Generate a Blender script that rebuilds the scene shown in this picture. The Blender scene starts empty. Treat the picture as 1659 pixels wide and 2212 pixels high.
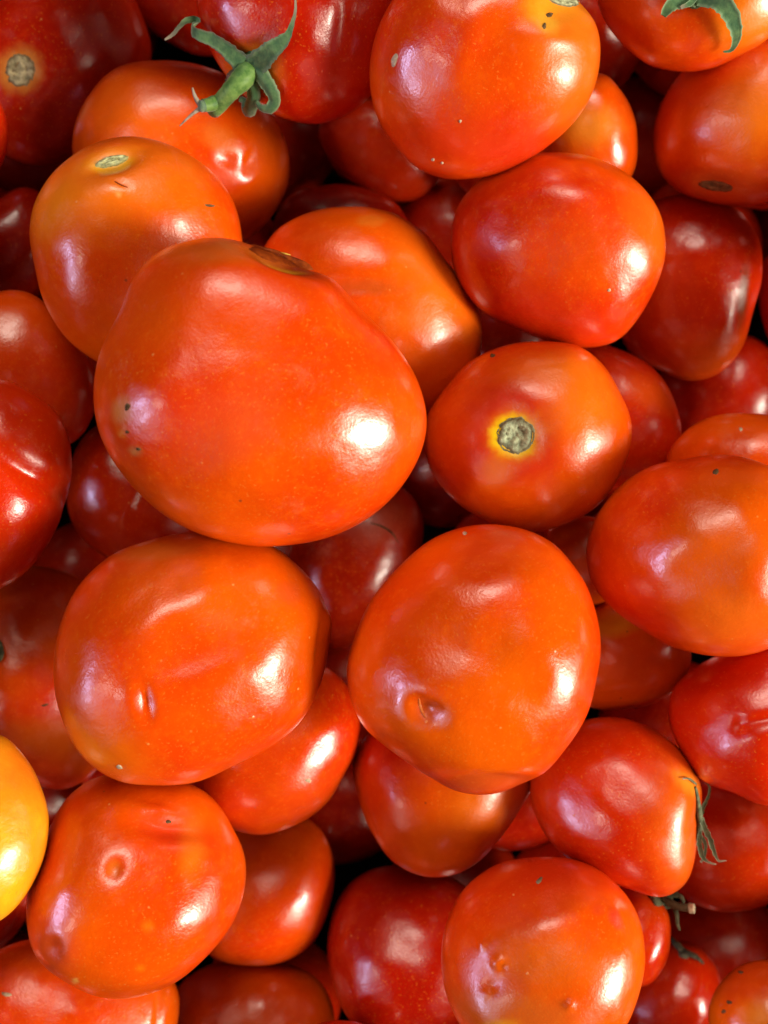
import bpy, bmesh, math, random
import numpy as np
from mathutils import Vector, Matrix, noise
from mathutils.bvhtree import BVHTree

# ------------------------------------------------------------------ camera
CAM_H = 0.245                 # camera height over the reference level of the pile (m)
HFOV = math.radians(47.4)     # phone lens, portrait
PXW, PXH = 1659.0, 2212.0     # measuring grid used for reading positions off the photograph
HALF_W = CAM_H * math.tan(HFOV / 2)

scene = bpy.context.scene
cam_data = bpy.data.cameras.new("camera")
cam = bpy.data.objects.new("camera", cam_data)
scene.collection.objects.link(cam)
cam.location = (0, 0, CAM_H)
cam_data.sensor_fit = 'HORIZONTAL'
cam_data.sensor_width = 27.0
cam_data.lens = 13.5 / math.tan(HFOV / 2)
cam_data.clip_start = 0.01
cam_data.clip_end = 50.0
cam_data.dof.use_dof = True
cam_data.dof.focus_distance = 0.205
cam_data.dof.aperture_fstop = 13.0
scene.camera = cam
scene.cycles.diffuse_bounces = 2
scene.cycles.max_bounces = 6
scene.render.resolution_x, scene.render.resolution_y = 768, 1024

# ------------------------------------------------------------------ dim surroundings
world = bpy.data.worlds.new("World")
scene.world = world
world.use_nodes = True
bgn = world.node_tree.nodes["Background"]
bgn.inputs[0].default_value = (0.9, 0.75, 0.7, 1)
bgn.inputs[1].default_value = 0.012

# ------------------------------------------------------------------ lamps of the shop
def area(name, direction, dist, size, power, color, roll=0.0, shape='RECTANGLE'):
    l = bpy.data.lights.new(name, 'AREA')
    l.shape = shape
    l.size, l.size_y = size
    l.energy = power
    l.color = color
    o = bpy.data.objects.new(name, l)
    scene.collection.objects.link(o)
    d = Vector(direction).normalized()
    o.location = d * dist
    q = d.to_track_quat('Z', 'Y')
    o.rotation_euler = (q.to_matrix() @ Matrix.Rotation(math.radians(roll), 3, 'Z')).to_euler()
    return o

area("lamp_key", (0.86, -0.28, 0.46), 1.25, (0.27, 0.48), 20.0, (1.0, 0.94, 0.80), 0)
area("lamp_key_shade", (0.86, -0.28, 0.46), 1.32, (0.66, 0.95), 13.0, (1.0, 0.89, 0.68), 0)
area("lamp_warm", (-0.02, 0.62, 0.76), 1.30, (0.46, 0.34), 3.6, (1.0, 0.90, 0.76), 0)
area("lamp_warm_shade", (-0.02, 0.64, 0.75), 1.38, (0.82, 0.85), 3.8, (1.0, 0.82, 0.60), 0)
area("lamp_ceiling", (-0.74, -0.36, 0.56), 1.3, (0.70, 0.62), 1.7, (1.0, 0.90, 0.86), 10)
area("lamp_tube", (-0.86, -0.06, 0.50), 1.2, (0.065, 0.24), 2.6, (0.56, 0.60, 1.0), 25)
area("lamp_tube_far", (-0.80, -0.30, 0.50), 1.2, (0.065, 0.19), 2.1, (0.56, 0.62, 1.0), 25)
area("lamp_bulb", (-0.60, -0.12, 0.79), 1.2, (0.08, 0.08), 0.9, (1.0, 0.88, 0.78), 0, 'ELLIPSE')

vs = scene.view_settings
vs.view_transform = 'Standard'
vs.look = 'None'
vs.exposure = 0.03
vs.gamma = 1.0

# ------------------------------------------------------------------ materials
def newmat(name):
    m = bpy.data.materials.new(name)
    m.use_nodes = True
    nt = m.node_tree
    return m, nt, nt.nodes["Principled BSDF"]

def node(nt, typ, **kw):
    n = nt.nodes.new(typ)
    for k, v in kw.items():
        setattr(n, k, v)
    return n

def mixc(nt, fac, a, b, mode='MIX'):
    n = node(nt, 'ShaderNodeMix', data_type='RGBA', blend_type=mode)
    for sock, v in ((n.inputs[0], fac), (n.inputs[6], a), (n.inputs[7], b)):
        if hasattr(v, 'is_linked'):
            nt.links.new(v, sock)
        else:
            sock.default_value = v if isinstance(v, (int, float)) else (*v, 1)
    return n.outputs[2]

def ramp(nt, val, lo, hi, a=0.0, b=1.0, smooth=True):
    n = node(nt, 'ShaderNodeMapRange', interpolation_type='SMOOTHSTEP' if smooth else 'LINEAR')
    nt.links.new(val, n.inputs[0])
    n.inputs[1].default_value, n.inputs[2].default_value = lo, hi
    n.inputs[3].default_value, n.inputs[4].default_value = a, b
    return n.outputs[0]

def tex_noise(nt, vec, scale, detail=2.0, rough=0.5, w=None):
    n = node(nt, 'ShaderNodeTexNoise')
    nt.links.new(vec, n.inputs['Vector'])
    n.inputs['Scale'].default_value = scale
    n.inputs['Detail'].default_value = detail
    n.inputs['Roughness'].default_value = rough
    return n

def math_n(nt, op, a, b):
    n = node(nt, 'ShaderNodeMath', operation=op)
    for s, v in zip(n.inputs, (a, b)):
        if hasattr(v, 'is_linked'):
            nt.links.new(v, s)
        else:
            s.default_value = v
    return n.outputs[0]

def tomato_material(name, c1, c2, bias, seed, rough=0.325):
    """skin of one tomato: c1 ripe colour, c2 paler colour, bias = share of the paler one"""
    m, nt, bs = newmat(name)
    L = nt.links.new
    tc = node(nt, 'ShaderNodeTexCoord')
    mp = node(nt, 'ShaderNodeMapping')
    L(tc.outputs['Object'], mp.inputs[0])
    rnd = random.Random(seed)
    mp.inputs['Location'].default_value = (rnd.random() * 3, rnd.random() * 3, rnd.random() * 3)
    mp.inputs['Rotation'].default_value = (rnd.random() * 6, rnd.random() * 6, rnd.random() * 6)
    v = mp.outputs[0]
    big = tex_noise(nt, v, 25, 2.5, 0.5)
    f = ramp(nt, big.outputs[0], 0.30, 0.70, max(0.0, bias - 0.44), min(1.0, bias + 0.40))
    col = mixc(nt, f, c1, c2)
    # fine mottling of the flesh under the skin
    mot = tex_noise(nt, v, 420, 5, 0.7)
    mf = ramp(nt, mot.outputs[0], 0.45, 0.75, 0.0, 0.30)
    col = mixc(nt, mf, col, tuple(min(1, x * 1.1 + a) for x, a in zip(c2, (0.02, 0.030, 0.002))))
    fi = tex_noise(nt, v, 1400, 2, 0.6)
    ff = ramp(nt, fi.outputs[0], 0.60, 0.72, 0.0, 0.45)
    col = mixc(nt, ff, col, (0.80, 0.20, 0.02))
    # colour patches of this very tomato (scar halo, unripe shoulder, bruises)
    at = node(nt, 'ShaderNodeAttribute', attribute_name="tint")
    aa = node(nt, 'ShaderNodeAttribute', attribute_name="tint_a")
    col = mixc(nt, aa.outputs['Fac'], col, at.outputs['Color'])
    # lenticels: tiny pale dots, few per area
    vo = node(nt, 'ShaderNodeTexVoronoi')
    L(v, vo.inputs['Vector'])
    vo.inputs['Scale'].default_value = 260
    dots = ramp(nt, vo.outputs['Distance'], 0.04, 0.11, 1.0, 0.0)
    sep = node(nt, 'ShaderNodeSeparateColor')
    L(vo.outputs['Color'], sep.inputs[0])
    some = ramp(nt, sep.outputs[0], 0.80, 0.97)
    dm = math_n(nt, 'MULTIPLY', dots, some)
    dm = math_n(nt, 'MULTIPLY', dm, 0.65)
    col = mixc(nt, dm, col, (0.80, 0.30, 0.06))
    # dull scuffs from handling
    sc = tex_noise(nt, v, 48, 8, 0.78)
    scf = ramp(nt, sc.outputs[0], 0.58, 0.70, 0.0, 1.0)
    col = mixc(nt, math_n(nt, 'MULTIPLY', scf, 0.14), col, (0.72, 0.26, 0.10))
    # dust and grime flecks
    vo2 = node(nt, 'ShaderNodeTexVoronoi')
    L(v, vo2.inputs['Vector'])
    vo2.inputs['Scale'].default_value = 140
    d2 = ramp(nt, vo2.outputs['Distance'], 0.03, 0.075, 1.0, 0.0)
    sep2 = node(nt, 'ShaderNodeSeparateColor')
    L(vo2.outputs['Color'], sep2.inputs[0])
    s2 = ramp(nt, sep2.outputs[1], 0.93, 0.97)
    dk = math_n(nt, 'MULTIPLY', d2, s2)
    col = mixc(nt, math_n(nt, 'MULTIPLY', dk, 0.6), col, (0.10, 0.035, 0.012))
    L(col, bs.inputs['Base Color'])
    # gloss: waxy skin, smudged in patches
    sm = tex_noise(nt, v, 90, 5, 0.75)
    r = ramp(nt, sm.outputs[0], 0.35, 0.72, rough - 0.05, rough + 0.11)
    r = math_n(nt, 'ADD', r, math_n(nt, 'MULTIPLY', dm, 0.25))
    r = math_n(nt, 'ADD', r, math_n(nt, 'MULTIPLY', scf, 0.10))
    r = math_n(nt, 'ADD', r, math_n(nt, 'MULTIPLY', aa.outputs['Fac'], 0.10))
    # relief
    b1 = tex_noise(nt, v, 1500, 2, 0.5)
    b2 = tex_noise(nt, v, 240, 3, 0.5)
    h = math_n(nt, 'ADD', math_n(nt, 'MULTIPLY', b1.outputs[0], 0.000075),
               math_n(nt, 'MULTIPLY', b2.outputs[0], 0.00021))
    b3 = tex_noise(nt, v, 75, 2, 0.5)
    h = math_n(nt, 'ADD', h, math_n(nt, 'MULTIPLY', b3.outputs[0], 0.0010))
    h = math_n(nt, 'ADD', h, math_n(nt, 'MULTIPLY', dm, 0.00010))
    bu = node(nt, 'ShaderNodeBump')
    bu.inputs['Strength'].default_value = 0.55
    bu.inputs['Distance'].default_value = 1.0
    L(h, bu.inputs['Height'])
    L(bu.outputs[0], bs.inputs['Normal'])
    # waxy sheen: a soft and a crisp reflection over the flesh
    bs.inputs['Specular IOR Level'].default_value = 0.0
    bs.inputs['Roughness'].default_value = 0.6
    soft = node(nt, 'ShaderNodeBsdfGlossy', distribution='BECKMANN')
    L(r, soft.inputs['Roughness'])
    crisp = node(nt, 'ShaderNodeBsdfGlossy', distribution='BECKMANN')
    L(math_n(nt, 'MULTIPLY', r, 0.62), crisp.inputs['Roughness'])
    for g in (soft, crisp):
        g.inputs['Color'].default_value = (1, 1, 1, 1)
        L(bu.outputs[0], g.inputs['Normal'])
    gl = node(nt, 'ShaderNodeMixShader')
    gl.inputs[0].default_value = 0.38
    L(soft.outputs[0], gl.inputs[1]); L(crisp.outputs[0], gl.inputs[2])
    fr = node(nt, 'ShaderNodeFresnel')
    fr.inputs['IOR'].default_value = 1.66
    L(bu.outputs[0], fr.inputs['Normal'])
    mx = node(nt, 'ShaderNodeMixShader')
    L(math_n(nt, 'MINIMUM', fr.outputs[0], 0.45), mx.inputs[0])
    L(bs.outputs[0], mx.inputs[1]); L(gl.outputs[0], mx.inputs[2])
    L(mx.outputs[0], nt.nodes["Material Output"].inputs['Surface'])
    return m

def simple_material(name, c1, c2, scale, rough=0.6, bump=0.0004, sheen=0.0):
    m, nt, bs = newmat(name)
    tc = node(nt, 'ShaderNodeTexCoord')
    n = tex_noise(nt, tc.outputs['Object'], scale, 4, 0.6)
    col = mixc(nt, ramp(nt, n.outputs[0], 0.3, 0.7), c1, c2)
    nt.links.new(col, bs.inputs['Base Color'])
    bs.inputs['Roughness'].default_value = rough
    bs.inputs['Specular IOR Level'].default_value = 0.22
    if sheen:
        bs.inputs['Sheen Weight'].default_value = sheen
    bu = node(nt, 'ShaderNodeBump')
    bu.inputs['Strength'].default_value = 0.6
    nt.links.new(math_n(nt, 'MULTIPLY', n.outputs[0], bump), bu.inputs['Height'])
    bu.inputs['Distance'].default_value = 1.0
    nt.links.new(bu.outputs[0], bs.inputs['Normal'])
    return m

M_GREEN = simple_material("fresh_green_stalk", (0.045, 0.130, 0.022), (0.15, 0.27, 0.060), 420, 0.5, 0.0004, 0.15)
M_SEPAL = simple_material("dusty_green_sepal", (0.045, 0.105, 0.055), (0.14, 0.22, 0.12), 400, 0.6, 0.0003, 0.3)
def leaf_material(name, c1, c2, edge):
    m = simple_material(name, c1, c2, 420, 0.6, 0.0005, 0.15)
    nt = m.node_tree; bs = nt.nodes["Principled BSDF"]
    src = bs.inputs['Base Color'].links[0].from_socket
    at = node(nt, 'ShaderNodeAttribute', attribute_name="edge")
    tp = node(nt, 'ShaderNodeAttribute', attribute_name="tip")
    c = mixc(nt, ramp(nt, at.outputs['Fac'], 0.55, 1.0, 0.0, 0.75), src, edge)
    c = mixc(nt, ramp(nt, tp.outputs['Fac'], 0.6, 0.95, 0.0, 0.85), c, (0.30, 0.24, 0.17))
    nt.links.new(c, bs.inputs['Base Color'])
    return m
M_LEAF = leaf_material("downy_green_sepal", (0.042, 0.115, 0.045), (0.10, 0.195, 0.070), (0.20, 0.28, 0.15))
M_LEAF_DRY = leaf_material("dried_up_sepal", (0.035, 0.050, 0.020), (0.11, 0.12, 0.055), (0.20, 0.20, 0.12))
def scar_material():
    m = simple_material("scarred_cork", (0.5, 0.5, 0.5), (1.0, 1.0, 1.0), 700, 0.85, 0.0007)
    nt = m.node_tree; bs = nt.nodes["Principled BSDF"]
    src = bs.inputs['Base Color'].links[0].from_socket
    at = node(nt, 'ShaderNodeAttribute', attribute_name="tint")
    nt.links.new(mixc(nt, 1.0, src, at.outputs['Color'], 'MULTIPLY'), bs.inputs['Base Color'])
    return m
M_SCAR = scar_material()
M_DRY = simple_material("dried_sepal", (0.045, 0.055, 0.028), (0.15, 0.16, 0.085), 500, 0.7, 0.0003)
M_TIP = simple_material("withered_tip", (0.16, 0.13, 0.09), (0.34, 0.29, 0.22), 600, 0.75, 0.0002)
M_CORK = simple_material("corky_scar", (0.14, 0.15, 0.085), (0.42, 0.42, 0.29), 420, 0.8, 0.0006)
M_CORK_DARK = simple_material("dark_corky_ring", (0.035, 0.030, 0.018), (0.13, 0.11, 0.06), 900, 0.85, 0.0006)
M_CORK_DIM = simple_material("brown_corky_scar", (0.10, 0.085, 0.045), (0.26, 0.21, 0.12), 420, 0.8, 0.0006)
M_SPECK = simple_material("dark_speck", (0.060, 0.028, 0.012), (0.17, 0.10, 0.045), 900, 0.9, 0.0003)
M_SPECK.node_tree.nodes["Principled BSDF"].inputs['Specular IOR Level'].default_value = 0.05
M_FLAP = simple_material("torn_skin", (0.50, 0.070, 0.010), (0.68, 0.17, 0.03), 500, 0.4, 0.0003)
M_PALE = simple_material("pale_cork", (0.36, 0.26, 0.16), (0.58, 0.46, 0.30), 900, 0.7, 0.0003)
M_ROT = simple_material("rotten_brown", (0.085, 0.010, 0.003), (0.26, 0.045, 0.005), 260, 0.35, 0.0008)
M_GOLD = simple_material("golden_rot", (0.42, 0.20, 0.01), (0.70, 0.46, 0.08), 400, 0.4, 0.0004)
M_TRAY = simple_material("tray_plastic", (0.006, 0.005, 0.005), (0.012, 0.010, 0.009), 30, 0.9, 0.0004)
M_TRAY.node_tree.nodes["Principled BSDF"].inputs['Specular IOR Level'].default_value = 0.05

# ------------------------------------------------------------------ geometry helpers
CAMP = np.array([0.0, 0.0, CAM_H])

def px_dir(px, py):
    """direction from the camera towards a point read off the photograph"""
    return np.array([(px - PXW / 2) / (PXW / 2) * HALF_W,
                     -(py - PXH / 2) / (PXW / 2) * HALF_W, -CAM_H])

def px_at(px, py, z):
    d = px_dir(px, py)
    return CAMP + d * ((CAM_H - z) / CAM_H)

def to_px(P):
    t = CAM_H / (CAM_H - P[:, 2])
    return (P[:, 0] * t / HALF_W * PXW / 2 + PXW / 2,
            -P[:, 1] * t / HALF_W * PXW / 2 + PXH / 2)

_ico = {}
def ico(sub):
    if sub not in _ico:
        bm = bmesh.new()
        bmesh.ops.create_icosphere(bm, subdivisions=sub, radius=1.0)
        V = np.array([v.co[:] for v in bm.verts])
        bm.verts.ensure_lookup_table()
        F = np.array([[v.index for v in f.verts] for f in bm.faces])
        bm.free()
        V /= np.linalg.norm(V, axis=1)[:, None]
        _ico[sub] = (V, F)
    return _ico[sub]

def sstep(x, a, b):
    t = np.clip((x - a) / (b - a), 0, 1)
    return t * t * (3 - 2 * t)

def make_mesh(name, V, F, mat, smooth=True):
    me = bpy.data.meshes.new(name)
    me.from_pydata([tuple(v) for v in V], [], [tuple(int(i) for i in f) for f in F])
    me.materials.append(mat)
    if smooth:
        me.polygons.foreach_set('use_smooth', [True] * len(me.polygons))
    me.update()
    return me

def link(name, me, parent=None):
    o = bpy.data.objects.new(name, me)
    scene.collection.objects.link(o)
    if parent is not None:
        o.parent = parent
    return o

class Tomato:
    def __init__(s, pts, z, thick=1.0, power=2.25, smooth=3.0):
        s.pts = np.array(pts, float)
        s.z, s.thick, s.p, s.smooth = z, thick, power, smooth
        x, y = s.pts[:, 0], s.pts[:, 1]
        x2, y2 = np.roll(x, -1), np.roll(y, -1)
        cr = x * y2 - x2 * y
        A = cr.sum() / 2
        s.cpx = ((x + x2) * cr).sum() / (6 * A)
        s.cpy = ((y + y2) * cr).sum() / (6 * A)
        s.place(z)

    def place(s, z):
        s.z = z
        s.c = px_at(s.cpx, s.cpy, z)
        zx = CAMP - s.c
        s.dist = np.linalg.norm(zx)
        zx = zx / s.dist
        xx = np.array([1.0, 0, 0]) - zx * zx[0]
        xx /= np.linalg.norm(xx)
        yx = np.cross(zx, xx)
        s.R = np.stack([xx, yx, zx])            # rows: local axes
        ph, rr = [], []
        for px, py in s.pts:
            d = px_dir(px, py)
            t = np.dot(s.c - CAMP, zx) / np.dot(d, zx)
            q = s.R @ (CAMP + d * t - s.c)
            ph.append(math.atan2(q[1], q[0])); rr.append(math.hypot(q[0], q[1]))
        ph, rr = np.array(ph), np.array(rr)
        o = np.argsort(ph); ph, rr = ph[o], rr[o]
        N = 360
        g = (np.arange(N) + 0.5) / N * 2 * np.pi - np.pi
        # periodic smooth interpolation (Hermite)
        P = np.concatenate([ph - 2 * np.pi, ph, ph + 2 * np.pi]); Q = np.tile(rr, 3)
        m = np.gradient(Q, P)
        i = np.clip(np.searchsorted(P, g) - 1, 0, len(P) - 2)
        h = P[i + 1] - P[i]; t = (g - P[i]) / h
        r = ((2*t**3 - 3*t**2 + 1) * Q[i] + (t**3 - 2*t**2 + t) * h * m[i]
             + (-2*t**3 + 3*t**2) * Q[i + 1] + (t**3 - t**2) * h * m[i + 1])
        k = np.exp(-0.5 * (np.arange(-20, 21) / s.smooth) ** 2); k /= k.sum()
        r = np.convolve(np.concatenate([r[-20:], r, r[:20]]), k, 'valid')
        co = np.fft.rfft(r)
        lo = co.copy(); lo[3:] = 0; lo[1] *= 0.5
        low = np.fft.irfft(lo, N)
        s.Dm = s.thick * np.min([low.min(), r.mean()])
        f = math.sqrt(1 - (s.Dm / s.dist) ** 2 * 0.95)
        s.rad, s.low = r * f, low * f
        s.rmax = max(s.rad.max(), s.Dm)

    def _rad(s, arr, ph):
        N = len(arr)
        u = (ph + np.pi) / (2 * np.pi) * N - 0.5
        i = np.floor(u).astype(int); t = u - i
        return arr[i % N] * (1 - t) + arr[(i + 1) % N] * t

    def scale_of(s, d):
        """distance from centre to skin along unit local directions d"""
        ph = np.arctan2(d[:, 1], d[:, 0]); q = np.hypot(d[:, 0], d[:, 1])
        w = sstep(q, 0.25, 0.95)
        R = s._rad(s.low, ph) * (1 - w) + s._rad(s.rad, ph) * w
        return ((q / R) ** s.p + (np.abs(d[:, 2]) / s.Dm) ** s.p) ** (-1 / s.p)

    def depth_inside(s, P):
        """how far points (world) lie inside the skin, along the centre ray"""
        q = (P - s.c) @ s.R.T
        n = np.linalg.norm(q, axis=1) + 1e-9
        return s.scale_of(q / n[:, None]) - n

    def samples(s):
        V, _ = ico(4 if s.z > -0.025 else 3)
        return (V * s.scale_of(V)[:, None]) @ s.R + s.c

def settle(ts, tol=0.0012):
    """lower each tomato until it rests against those lying over it instead of cutting into them"""
    done = []
    for t in ts:
        for _ in range(140):
            S = t.samples(); worst = 0
            for u in done:
                if np.linalg.norm(u.c - t.c) > u.rmax + t.rmax:
                    continue
                worst = max(worst, u.depth_inside(S).max(), t.depth_inside(u._S).max())
            if worst < tol or t.z < -0.13:
                break
            t.place(t.z - max(0.0008, min(0.004, worst * 0.35)))
        t._S = t.samples()
        done.append(t)

# ------------------------------------------------------------------ skin colours (linear)
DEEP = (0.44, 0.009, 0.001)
RED = (0.60, 0.018, 0.001)
WARM = (0.67, 0.036, 0.001)
ORANGE = (0.77, 0.105, 0.001)
DARK = (0.34, 0.006, 0.001)  # own deep red of E and F; on lower tomatoes, gap shade put into the skin
AMBER = (0.84, 0.27, 0.004)
YELLOW = (0.85, 0.52, 0.02)

SPECS = []
def T(key, z, c1, c2, bias, label, pts, thick=1.0, power=2.25, sub=5, bumps=(), tints=(), lobes=None,
      rough=0.325, lump=0.027, smooth=3.0):
    SPECS.append(dict(key=key, z=z / 1000.0, c1=c1, c2=c2, bias=bias, label=label, pts=pts, thick=thick,
                      power=power, sub=sub, bumps=bumps, tints=tints, lobes=lobes, rough=rough, lump=lump,
                      smooth=smooth))

# bumps: (px, py, rx, ry, angle, height mm); tints: (px, py, rx, ry, angle, colour, strength, softness)
# the list runs from the top of the pile downwards
T('A', 42, RED, ORANGE, 0.30, "huge misshapen orange-red tomato with a rotten brown hollow, on top of the pile",
  [(520,520),(600,541),(660,573),(715,602),(765,660),(850,752),(900,830),(918,900),(907,975),(870,1042),(800,1112),
   (700,1160),(600,1176),(500,1170),(400,1138),(320,1080),(260,1010),(217,925),(206,850),(220,760),(258,668),
   (290,596),(352,540),(428,518)], thick=0.86, power=2.3, sub=6, smooth=2.0,
  bumps=[(604,560,80,24,20,-3.6),(470,600,120,60,-15,0.8),(690,680,150,60,35,1.3),(560,780,220,110,15,-1.0),
         (330,700,90,120,0,-0.8),(330,880,110,150,10,1.2),(760,900,130,160,0,1.0),(520,980,150,120,0,0.5)],
  tints=[(470,640,210,90,-8,(0.70,0.062,0.001),0.6,0.9),(598,556,80,17,20,(0.17,0.016,0.003),0.95,0.35),(622,566,44,6,20,(0.60,0.30,0.01),0.8,0.5),(500,545,120,28,0,(0.66,0.16,0.01),0.5,0.6),
         (275,885,22,26,0,(0.62,0.22,0.05),0.7,0.6),(275,933,10,10,0,(0.7,0.2,0.02),0.7,0.5),(300,970,14,10,0,(0.5,0.2,0.05),0.7,0.5),
         (330,690,70,60,-40,(0.72,0.09,0.002),0.5,0.9),(480,920,110,80,-20,(0.62,0.060,0.022),0.35,0.5)])
T('S', 32, WARM, ORANGE, 0.55, "large orange-red tomato with a torn dimple near its lower end, right of the bottom centre",
  [(1080,1135),(1150,1149),(1210,1185),(1250,1240),(1280,1310),(1294,1390),(1286,1460),(1262,1540),(1222,1612),
   (1168,1675),(1110,1705),(1040,1716),(965,1700),(905,1660),(850,1618),(790,1570),(760,1512),(752,1440),(770,1370),
   (810,1290),(870,1220),(940,1166),(1010,1140)], thick=0.88, power=2.35, sub=6,
  bumps=[(928,1534,36,26,25,-2.6),(908,1524,16,30,-20,-1.0),(945,1545,14,10,0,0.5),(925,1530,95,80,0,1.1),(1050,1690,125,18,3,-1.3),
         (1090,1270,170,50,-5,0.9),(1000,1400,120,60,20,-0.8),(1200,1460,60,140,-20,0.8)],
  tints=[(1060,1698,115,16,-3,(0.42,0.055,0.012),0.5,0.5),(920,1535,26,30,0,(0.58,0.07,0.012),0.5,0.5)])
T('R', 30, WARM, ORANGE, 0.5, "wide orange-red tomato with a short slit scar, directly below the huge misshapen one",
  [(420,1154),(510,1162),(590,1183),(650,1232),(692,1285),(714,1330),(708,1400),(686,1490),(642,1560),(580,1610),
   (500,1655),(420,1685),(340,1693),(260,1684),(190,1640),(145,1570),(120,1480),(118,1410),(140,1330),(180,1260),
   (240,1205),(330,1168)], thick=0.93, power=2.4, sub=6, smooth=2.0,
  bumps=[(698,1370,12,110,8,-0.8),(314,1516,14,36,-12,-1.7),(285,1500,34,44,0,0.35),(400,1310,140,45,-25,1.0),(430,1420,120,40,-20,-0.7),
         (590,1400,50,120,15,0.8),(180,1520,60,80,0,0.6)],
  tints=[(230,1630,100,65,30,(0.78,0.15,0.003),0.7,0.9),(170,1480,50,120,0,(0.74,0.10,0.002),0.5,0.9),
         (625,1280,28,24,40,(0.62,0.075,0.008),0.6,0.3),(340,1190,90,16,-5,(0.60,0.20,0.03),0.3,0.6)])
T('G', 28, RED, ORANGE, 0.45, "glossy orange-red tomato with tiny insect pits, top edge right of centre",
  [(850,0),(815,70),(800,160),(810,240),(850,310),(900,360),(960,383),(1030,384),(1110,360),(1190,310),(1250,250),
   (1285,180),(1296,110),(1285,50),(1250,0),(1200,-45),(1100,-75),(980,-75),(900,-50)], thick=0.92, power=2.4, sub=6,
  bumps=[(1210,15,60,40,0,-2.0),(1190,80,70,22,10,0.6),(1225,190,60,70,0,0.7),(1010,90,40,120,20,0.6),(1060,250,100,60,0,-0.4)],
  tints=[(1215,10,75,45,0,(0.80,0.34,0.015),0.85,0.6),(1240,120,70,140,0,(0.76,0.15,0.008),0.7,0.8),
         (1185,45,26,26,0,(0.75,0.38,0.03),0.7,0.5),(1000,300,150,70,0,(0.62,0.028,0.004),0.6,0.7),(1130,340,80,40,-20,(0.62,0.028,0.004),0.5,0.7)])
T('P', 22, RED, ORANGE, 0.42, "plump orange-red tomato with a small dark fleck, cut by the right edge below the middle",
  [(1560,981),(1480,989),(1400,1010),(1330,1060),(1285,1120),(1268,1190),(1280,1260),(1320,1312),(1390,1362),(1460,1400),
   (1540,1417),(1620,1412),(1700,1380),(1760,1300),(1775,1190),(1745,1080),(1660,1005)], thick=1.0, power=2.05, sub=6,
  bumps=[(1640,1240,60,110,0,0.8),(1520,1150,140,50,-20,0.7),(1520,1240,80,50,0,-0.5)],
  tints=[(1600,1330,120,60,0,(0.74,0.14,0.008),0.6,0.8),(1560,1180,120,60,0,(0.74,0.11,0.006),0.5,0.8)])
T('W', 18, RED, WARM, 0.4, "bright red folded tomato cut by the left edge at mid height",
  [(0,820),(60,845),(120,890),(150,950),(155,1010),(140,1090),(100,1180),(50,1240),(0,1272),(-80,1260),(-150,1180),
   (-180,1050),(-150,920),(-80,840)], sub=6, bumps=[(75,1030,180,28,32,-1.7),(0,1120,80,90,0,0.8),(40,930,90,90,0,0.5)])
T('EE', 20, WARM, ORANGE, 0.55, "pitted orange tomato with small blisters at the bottom edge, right of centre",
  [(1180,1850),(1250,1860),(1320,1900),(1370,1960),(1392,2040),(1390,2110),(1370,2180),(1340,2232),(1260,2285),(1140,2295),
   (1030,2255),(972,2170),(955,2090),(960,2010),(990,1940),(1040,1890),(1110,1858)], thick=0.96, power=2.35, sub=6,
  bumps=[(1042,2040,8,12,0,0.9),(1075,2082,14,16,0,1.2),(1083,2090,7,7,0,-1.2),(1058,2135,16,14,0,-0.8),(1050,2145,10,8,0,0.8),(1230,2172,12,9,-30,0.9),(1328,1970,10,24,-25,0.6),
         (1180,2000,120,40,-18,0.7),(1060,2110,60,60,0,-0.7)],
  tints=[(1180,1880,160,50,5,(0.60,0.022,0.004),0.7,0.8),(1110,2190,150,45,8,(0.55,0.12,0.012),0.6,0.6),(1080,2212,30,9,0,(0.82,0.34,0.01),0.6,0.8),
         (1330,1985,12,22,-30,(0.62,0.03,0.02),0.6,0.5),(1290,1965,14,12,0,(0.62,0.04,0.01),0.5,0.5),(1180,2080,120,60,0,(0.76,0.15,0.006),0.5,0.8)])
T('BB', 24, WARM, ORANGE, 0.55, "orange tomato with a round pock mark and a wrinkled dent, at the lower left",
  [(280,1672),(350,1682),(420,1700),(470,1740),(510,1800),(530,1870),(522,1940),(490,2010),(440,2070),(380,2120),(310,2150),
   (230,2156),(150,2125),(90,2070),(62,2000),(60,1930),(85,1850),(110,1780),(150,1720),(210,1682)], thick=0.95, power=2.35, sub=6,
  bumps=[(248,1879,20,26,20,-1.0),(240,1866,85,100,0,0.7),(380,1780,110,36,8,-2.6),(350,1748,50,10,12,0.9),(118,2045,22,26,0,-1.4),(118,2040,55,60,0,1.0),
         (400,1990,70,70,0,0.8)],
  tints=[(246,1876,14,17,0,(0.62,0.13,0.01),0.7,0.5),(390,1800,80,40,20,(0.60,0.030,0.005),0.65,0.7),(318,2000,12,11,0,(0.80,0.20,0.004),0.5,0.9),
         (303,2090,9,7,0,(0.80,0.20,0.004),0.5,0.9),(418,1830,26,60,10,(0.78,0.22,0.008),0.5,0.8),(130,2050,40,50,0,(0.60,0.05,0.012),0.5,0.7),(163,2118,7,7,0,(0.8,0.35,0.06),0.8,0.5)])
T('AA', 42, AMBER, YELLOW, 0.20, "amber yellow tomato cut by the left edge near the bottom",
  [(0,1588),(45,1625),(85,1690),(105,1760),(101,1830),(75,1900),(30,1965),(0,1990),(-80,2005),(-160,1930),(-190,1800),
   (-150,1660),(-70,1590)], tints=[(60,1660,70,90,20,(0.78,0.15,0.006),0.8,0.9),(90,1860,40,120,-20,(0.78,0.18,0.006),0.5,0.9)])
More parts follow.
